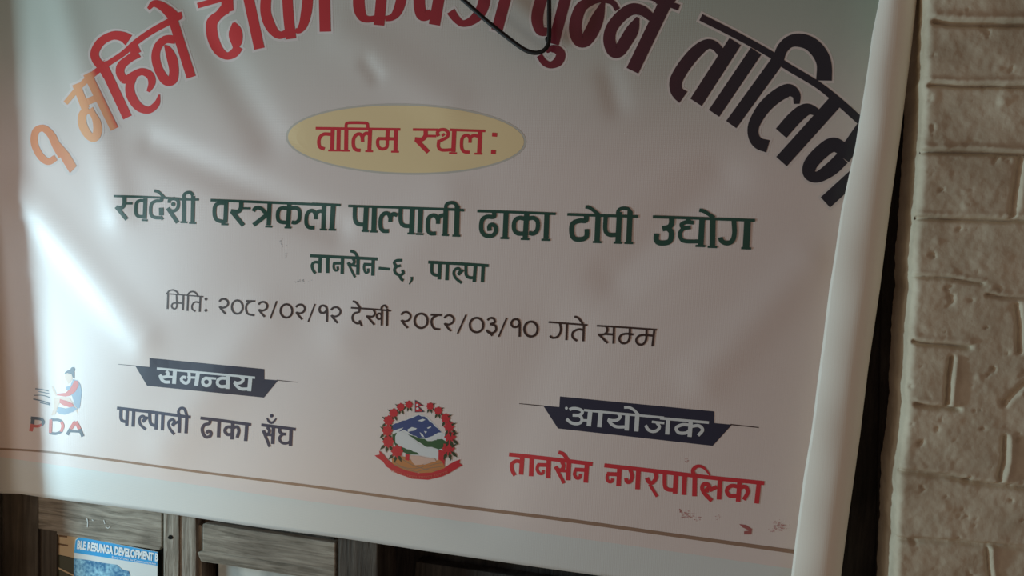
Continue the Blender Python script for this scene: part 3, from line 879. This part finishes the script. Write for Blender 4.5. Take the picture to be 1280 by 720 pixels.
# ------------------------------------------------------------------ printing: weaver logo
lg = empty('logo'); lg.parent = banner
lg['label'] = 'small logo of a weaver above three letters'
p = Print(0.0006).at(20, 440)
p.poly('362,165 372,148 395,134 420,136 440,150 440,198 426,190 418,166 385,158').dot(427, 131, 18, 18)
p.build('hair', 'grey', lg)
p = Print(0.0006).at(20, 440)
p.stroke(7, '145,275 200,282 245,293').stroke(6, '170,296 250,312').stroke(6, '135,325 200,325 258,342').stroke(9, '130,352 200,368 258,388').stroke(8, '180,378 255,396')
p.build('threads', 'grey', lg)
Print(0.0004).at(20, 440).poly('365,165 388,158 418,168 426,195 412,225 392,240 380,214 366,195').poly('288,345 340,335 400,340 430,385 410,388 332,352 330,380 312,410 296,468 266,476 284,420').poly('268,255 282,262 304,312 330,310 332,326 296,330 276,290').poly('440,405 460,420 468,470 448,440').build('skin', 'skin', lg)
Print(0.0005).at(20, 440).poly('428,205 465,215 484,245 494,300 486,370 478,420 464,425 440,400 424,340 405,300 380,285 375,262 410,250').poly('318,412 372,424 430,408 462,425 430,448 370,470 330,468 306,448').build('dress', 'greyblue', lg)
Print(0.0008).at(20, 440).poly('440,214 468,218 472,248 446,298 405,328 372,334 310,326 308,312 372,306 405,278').poly('330,352 380,366 422,384 438,408 400,414 350,398 326,378').build('sleeve', 'soft_red', lg)
Print(0.0006).at(20, 440).stroke(28, '128,488 124,545').stroke(22, '112,494 185,502 208,525 190,552').stroke(20, '262,508 320,510 345,525').stroke(20, '250,606 300,612 345,595').stroke(24, '412,572 384,620').stroke(24, '476,572 502,634').stroke(16, '405,594 482,598').build('grey_letter_strokes', 'grey', lg)
Print(0.0007).at(20, 440).stroke(28, '124,540 112,594').stroke(20, '195,545 165,556 122,554').stroke(22, '262,505 258,606').stroke(22, '340,522 352,555 338,598').stroke(26, '445,522 410,576').stroke(26, '448,522 478,578').build('red_letter_strokes', 'soft_red', lg)

# ------------------------------------------------------------------ printing: round emblem
em = empty('emblem'); em.parent = banner
em['label'] = 'round emblem of a mountain inside a wreath of red flowers'
def E(b): return Print(b).at(460, 490)
E(.0003).poly('190,262 240,225 300,200 380,165 445,185 505,245 555,300 590,330 580,420 540,470 450,480 300,470 220,420 185,350').build('snow', 'white', em)
E(.0005).poly('178,252 205,236 230,232 255,216 285,212 310,200 335,194 358,182 380,172 400,182 425,184 445,200 462,222 484,234 500,256 520,270 552,302 530,304 500,318 488,330 470,336 455,350 430,350 410,340 380,345 360,330 340,326 320,314 300,298 268,282 250,292 235,296 215,288 190,288').build('mountain', 'blue', em)
E(.0007).poly('298,280 330,262 368,272 352,288 320,294 300,300').poly('372,215 412,200 432,208 405,222').poly('442,268 470,256 476,262 450,276').poly('388,300 412,318 425,342 400,330').poly('195,290 232,276 268,266 240,290 205,304').poly('425,350 470,334 520,318 556,312 552,345 530,334 512,362 490,346 470,368 440,364').poly('420,292 444,296 432,312').build('snow_patches', 'white', em)
E(.0006).poly('182,320 212,305 225,330 205,372 232,405 290,425 384,452 380,470 300,468 245,440 205,400 184,360').poly('300,318 345,330 390,348 430,352 446,368 480,368 520,355 556,352 592,375 570,420 530,430 480,412 436,412 404,388 370,368').build('green_hills', 'hill', em)
E(.0008).poly('205,332 214,314 230,306 240,294 262,296 276,310 296,312 312,330 334,340 346,360 364,370 378,388 400,398 416,410 440,410 456,420 480,414 500,426 528,430 532,500 500,492 480,498 455,486 430,482 410,470 390,468 366,452 340,446 318,432 290,428 268,414 240,408 222,390 206,380').build('country_outline', 'white', em)
E(.0009).poly('178,500 230,478 282,486 340,520 420,545 500,520 545,498 570,525 580,582 500,606 400,608 310,596 230,566 182,535').build('field', 'orange', em)
E(.0010).many(5, '190,520 260,560 340,575 420,560', '250,500 330,545 420,575 520,590', '430,560 500,540 560,530', '360,600 440,575 570,555', '200,545 300,580 360,598').build('field_lines', 'tan', em)
E(.0011).poly('310,474 380,478 430,490 500,498 512,520 450,530 400,545 355,548 335,530 322,505').build('joined_hands', 'pink', em)
E(.0012).poly('282,464 312,468 308,514 280,508').build('cuff', 'crimson', em)
E(.0012).poly('530,432 572,440 578,500 572,552 556,520 528,505').build('cuff', 'crimson', em)
lp = E(.0010); fp = E(.0014)
FL = [(307, 92, 29, 200), (245, 113, 31, 215), (193, 156, 34, 230), (155, 213, 38, 250), (146, 290, 41, 265), (153, 372, 44, 280), (218, 443, 46, 280), (466, 106, 29, -10), (527, 140, 32, -30), (583, 196, 36, -40), (608, 260, 40, -55), (616, 336, 44, -65), (603, 424, 48, -70)]
rnd = random.Random(4)
for x, y, r, a in FL:
    for da in (-34, 0, 34):
        q = math.radians(90 + da + (12 if x < 380 else -12))
        c, s_ = math.cos(q), math.sin(q)
        r0, r1, hw = r * .5, r * 2.0, r * .26
        lp.poly('', [(x + c * r0, y + s_ * r0), (x + c * (r0 + r1) / 2 - s_ * hw, y + s_ * (r0 + r1) / 2 + c * hw), (x + c * r1, y + s_ * r1), (x + c * (r0 + r1) / 2 + s_ * hw, y + s_ * (r0 + r1) / 2 - c * hw)])
    q = math.radians(180 if x < 380 else 0) + (0.5 if x < 380 else -0.5)
    c, s_ = math.cos(q), math.sin(q); lp.poly('', [(x + c * r * .6 - s_ * r * .2, y + s_ * r * .6 + c * r * .2), (x + c * r * 1.6, y + s_ * r * 1.6), (x + c * r * .6 + s_ * r * .3, y + s_ * r * .6 - c * r * .3)])
    fp.poly('', [(x + r * (0.92 + 0.13 * (-1) ** k) * math.cos(math.pi * k / 8), y + r * (0.95 + 0.14 * (-1) ** k) * math.sin(math.pi * k / 8)) for k in range(16)])
lp.build('leaves', 'leaf', em); fp.build('flowers', 'crimson', em)
E(.0012).poly('352,58 420,104 378,106 424,150 352,152').build('flag_border', 'navy', em)
E(.0014).poly('357,68 406,100 368,102 410,146 357,147').build('flag', 'crimson', em)
E(.0016).dot(370, 96, 9, 8).dot(372, 124, 10).build('flag_symbols', 'white', em)
E(.0012).poly('84,438 112,462 150,508 205,552 270,584 380,608 480,603 570,572 612,540 650,520 692,504 684,530 708,548 655,580 612,606 560,632 450,658 330,650 220,610 140,560 112,520 78,498 50,475 88,468').build('ribbon', 'crimson', em)
p = E(.0016)
for k in range(34):
    t = k / 33
    if k in (7, 16, 25): continue
    x = 172 + 420 * t; y = 566 + 60 * math.sin(math.pi * (0.06 + 0.86 * t)) + 12 * t
    a = math.atan2(60 * math.pi * .86 * math.cos(math.pi * (.06 + .86 * t)) + 12, 420)
    c, s_ = math.cos(a), math.sin(a)
    p.stroke(5, '%f,%f %f,%f' % (x - 5 * c, y - 5 * s_, x + 5 * c, y + 5 * s_))
    p.stroke(4, '%f,%f %f,%f' % (x, y, x - s_ * 15, y + c * 15))
    if k % 2: p.stroke(4, '%f,%f %f,%f' % (x + 4 * c - 8 * s_, y + 4 * s_ + 8 * c, x - 5 * c - 12 * s_, y - 5 * s_ + 12 * c))
p.build('ribbon_lettering', 'soft_red', em)

# ------------------------------------------------------------------ wear on the sheet
def smudge(pr, cx, cy, rx, ry, n, seed, size=1.3):
    r = random.Random(seed); pr.at(0, 0, 1)
    for _ in range(n):
        x = cx + r.gauss(0, .45) * rx; y = cy + r.gauss(0, .45) * ry; a = r.uniform(.3, 1) * size
        pr.poly('', [(x + a * r.uniform(.6, 1.4) * math.cos(q), y + a * .7 * r.uniform(.5, 1.4) * math.sin(q)) for q in np.arange(0, 6.28, 1.0)])
    return pr
sm_red = ink('rubbed_red_ink', (0.62, 0.30, 0.29)); sm_dark = ink('rubbed_dark_red_ink', (0.46, 0.13, 0.12))
RED_WEAR = 'pale rubbed red smudge below the red lettering'
for args in ((859, 643, 9, 5, 34, 1, 1.0), (974, 658, 12, 7, 60, 2, 1.0), (872, 648, 4, 4, 10, 3, .9), (858, 577, 3, 5, 10, 4, .9), (897, 645, 6, 3, 8, 9, .7)):
    smudge(Print(.0005), *args).build('ink_smudge', sm_red, banner, RED_WEAR)
for args in ((851, 638, 2.5, 3, 8, 5, 1.0), (856, 646, 4, 2, 8, 15, .9)):
    smudge(Print(.0006), *args).build('ink_smudge', sm_dark, banner, RED_WEAR)
Print(.0006).at(0, 0, 1).poly('924,655 932,656 940,661 939,668 930,668 930,664 936,663 928,659').build('ink_smudge', sm_dark, banner, 'small dark red smudge near the curled edge')
for args in ((352, 303, 3, 5, 10, 6, .8), (357, 318, 2, 9, 12, 7, .7), (378, 351, 14, 3, 16, 8, .8)):
    smudge(Print(.0005), *args).build('pencil_smudge', 'pencil', banner, 'faint grey pencil rubbing left of the green lines')

# ------------------------------------------------------------------ things behind and in front of the banner
def flat_poly(name, pts, y, m, parent, thick=0.0):
    v = [on_plane(a, b, y) for a, b in pts]
    n = len(v)
    f = [tuple(range(n))]
    o = mesh(name, v, f, m, parent)
    bm = bmesh.new(); bm.from_mesh(o.data)
    for q in bm.faces:
        q.normal_update()
        if q.normal.y > 0: q.normal_flip()
    bmesh.ops.triangulate(bm, faces=bm.faces[:])
    bm.to_mesh(o.data); bm.free()
    return o
PY = 0.0172
po_white = mat('poster_paper', (0.74, 0.77, 0.76), 0.4, 0.5)
po_blue = mat('poster_blue', (0.015, 0.36, 0.74), 0.4, 0.5)
po_text = mat('poster_white_ink', (0.82, 0.86, 0.88), 0.4, 0.5)
po_photo = mat('poster_picture', (0.1, 0.35, 0.5), 0.4, 0.5)
N, L = nodes(po_photo)
tc = N.new('ShaderNodeTexCoord'); n1 = N.new('ShaderNodeTexNoise'); n1.inputs['Scale'].default_value = 190; n1.inputs['Detail'].default_value = 6
n2 = N.new('ShaderNodeTexNoise'); n2.inputs['Scale'].default_value = 40; n2.inputs['Detail'].default_value = 3
ad = N.new('ShaderNodeMath'); ad.operation = 'ADD'
L.new(tc.outputs['Object'], n1.inputs['Vector']); L.new(tc.outputs['Object'], n2.inputs['Vector']); L.new(n1.outputs['Fac'], ad.inputs[0]); L.new(n2.outputs['Fac'], ad.inputs[1])
cr = N.new('ShaderNodeValToRGB'); cr.color_ramp.elements[0].position = .82; cr.color_ramp.elements[0].color = (.02, .17, .36, 1); cr.color_ramp.elements[1].position = 1.18; cr.color_ramp.elements[1].color = (.36, .68, .82, 1)
mh = N.new('ShaderNodeMath'); mh.operation = 'MULTIPLY'; mh.inputs[1].default_value = 0.5
L.new(ad.outputs[0], mh.inputs[0])
cr.color_ramp.elements[0].position = .40; cr.color_ramp.elements[1].position = .60
L.new(mh.outputs[0], cr.inputs[0]); L.new(cr.outputs[0], bsdf(po_photo).inputs['Base Color'])
poster = slab('poster', [(98, 671), (103, 671.5), (197, 690), (196, 800), (91, 788), (92.5, 690), (94, 675)], PY, PY + .0015, po_white, None, .0003)
tag(poster, 'white and blue printed poster with a blue title band in the left window sash', 'poster')
band = flat_poly('header_band', [(98.5, 671.8), (103, 672), (196.8, 690.3), (196.6, 707.2), (92.6, 690.8), (94.5, 675.5)], PY - .0004, po_blue, poster)
flat_poly('picture', [(92.3, 698), (110, 700), (128, 703.5), (146, 706), (153, 712), (161, 714), (163, 722), (170, 735), (170, 796), (91.3, 787)], PY - .0004, po_photo, poster)
def lettering(text, quad, y, m, parent, name, bold=0.0, sx=1.0):
    cu = bpy.data.curves.new('text', 'FONT'); cu.body = text; cu.offset = bold; cu.resolution_u = 3
    t = bpy.data.objects.new('text', cu); col.objects.link(t)
    dg = bpy.context.evaluated_depsgraph_get(); dg.update()
    me = bpy.data.meshes.new_from_object(t.evaluated_get(dg))
    bpy.data.objects.remove(t); bpy.data.curves.remove(cu)
    xs = [v.co.x for v in me.vertices]; x0, x1 = min(xs), max(xs); h = 0.73
    for v in me.vertices:
        u = (v.co.x - x0) / (x1 - x0); w = v.co.y / h
        a = [quad[3][i] + (quad[2][i] - quad[3][i]) * u for i in (0, 1)]; b = [quad[0][i] + (quad[1][i] - quad[0][i]) * u for i in (0, 1)]
        v.co = on_plane(a[0] + (b[0] - a[0]) * w, a[1] + (b[1] - a[1]) * w, y)
    me.name = name
    bm = bmesh.new(); bm.from_mesh(me)
    for f in bm.faces:
        f.normal_update()
        if f.normal.y > 0: f.normal_flip()
    bm.to_mesh(me); bm.free()
    return new_obj(name, me, m, parent)
lettering('BLE RESUNGA DEVELOPMENT B', [(97, 675.2), (198, 692), (197.6, 701.5), (96, 685.5)], PY - .0009, po_text, band, 'title_lettering', 0.05)
lettering('Rural Works for Community Dev', [(140, 694.6), (195, 703.2), (194.9, 706), (140, 697.2)], PY - .0009, po_text, band, 'subtitle_lettering', 0.01)

tan = mat('brown_card', (0.66, 0.49, 0.30), 0.8, 0.2)
dark_print = mat('brown_card_print', (0.20, 0.12, 0.07), 0.8, 0.2)
card = slab('card', [(70, 662), (98, 668), (95, 698), (67, 692)], PY + .003, PY + .0045, tan, None, .0003)
tag(card, 'small tan brown card showing left of the blue poster', 'card')
flat_poly('print_mark', [(74, 667), (84, 668.5), (84, 672), (74, 671)], PY + .0026, dark_print, card)
flat_poly('print_mark', [(73, 679), (85, 681), (85, 683), (73, 681)], PY + .0026, dark_print, card)
olive = mat('olive_print', (0.075, 0.075, 0.05), 0.6, 0.4)
pic = slab('picture_card', [(67, 692.5), (95, 698.5), (96, 796), (66, 790)], PY + .003, PY + .0045, olive, None, .0003)
tag(pic, 'dark olive picture card with a thin tan stripe, under the tan card', 'card')
flat_poly('stripe', [(72, 708.5), (93, 719), (93, 721), (71.5, 710.5)], PY + .0026, tan, pic)

# chalk marks on the top rail of the left sash
chalk = mat('chalk', (0.62, 0.60, 0.56), 0.9, 0.1)
rail = next(o for o in ls.children if o.name.startswith('rail'))
def scribble(name, lines, y, w, m, parent):
    v, f = [], []
    for l in lines:
        for a, b in zip(l, l[1:]):
            d = np.array(b, float) - np.array(a, float); d = d / np.hypot(*d); n = np.array([-d[1], d[0]]) * w / 2
            k = len(v)
            for q in (a + n, b + n, b - n, a - n): v.append(on_plane(q[0], q[1], y))
            f.append((k, k + 3, k + 2, k + 1))
    return mesh(name, v, f, m, parent)
scribble('chalk_mark', [[(108.5, 648), (109.6, 653), (109.2, 659)], [(115, 649.5), (116.5, 651)]], .0130, 1.3, chalk, rail)
scribble('chalk_mark', [[(129.6, 650), (131, 655)], [(132, 658.5), (135, 660.5), (138, 658)]], .0130, 1.1, chalk, rail)
# nail hole in the mullion
hole = mat('hole_black', (0.006, 0.005, 0.004), 0.9, 0.1)
mul = next(o for o in win.children if o.name.startswith('mullion'))
flat_poly('nail_hole', [(213 + 3.2 * math.cos(a) * (1 + .2 * math.sin(3 * a)), 671.5 + 2.8 * math.sin(a)) for a in np.arange(0, 6.28, .5)], .0091, hole, mul)

# black wire hanging in front of the title
WIRE = mat('black_wire', (0.012, 0.008, 0.007), 0.6, 0.3)
def tube(name, pts, rad, m, parent=None, seg=10):
    q = [2 * pts[0] - pts[1]] + pts + [2 * pts[-1] - pts[-2]]
    c = []
    for i in range(1, len(q) - 2):
        a, b, d, e = q[i - 1:i + 3]
        for j in range(8):
            t = j / 8
            c.append(0.5 * (2 * b + (d - a) * t + (2 * a - 5 * b + 4 * d - e) * t * t + (3 * b - a - 3 * d + e) * t ** 3))
    c.append(pts[-1])
    v, f = [], []
    for i, p_ in enumerate(c):
        d = (c[min(i + 1, len(c) - 1)] - c[max(i - 1, 0)]).normalized()
        n = d.cross(Vector((0, 1, 0))).normalized(); b = d.cross(n)
        for k in range(seg):
            an = 2 * math.pi * k / seg
            v.append(p_ + (n * math.cos(an) + b * math.sin(an)) * rad)
    for i in range(len(c) - 1):
        for k in range(seg):
            f.append((i * seg + k, i * seg + (k + 1) % seg, (i + 1) * seg + (k + 1) % seg, (i + 1) * seg + k))
    f.append(tuple(range(seg))[::-1]); f.append(tuple((len(c) - 1) * seg + k for k in range(seg)))
    return mesh(name, v, f, m, parent, True)
wp = [(430, -128), (500, -70), (578, -1), (606, 24), (632, 45), (650, 58.5), (660, 64), (670, 66), (679, 63.5), (684.5, 57), (686.3, 48), (686.6, 30), (686.4, 0), (686, -60), (685, -128)]
wire = tube('wire', [on_plane(a, b, -0.016) for a, b in wp], 0.0027, WIRE)
tag(wire, 'thin black bent wire hanging in front of the red title lettering', 'wire')
tube('knot', [on_plane(683.6, 46, -0.0155), on_plane(682.8, 49, -0.0155), on_plane(683.4, 52, -0.0155)], 0.0014, WIRE, wire, 8)
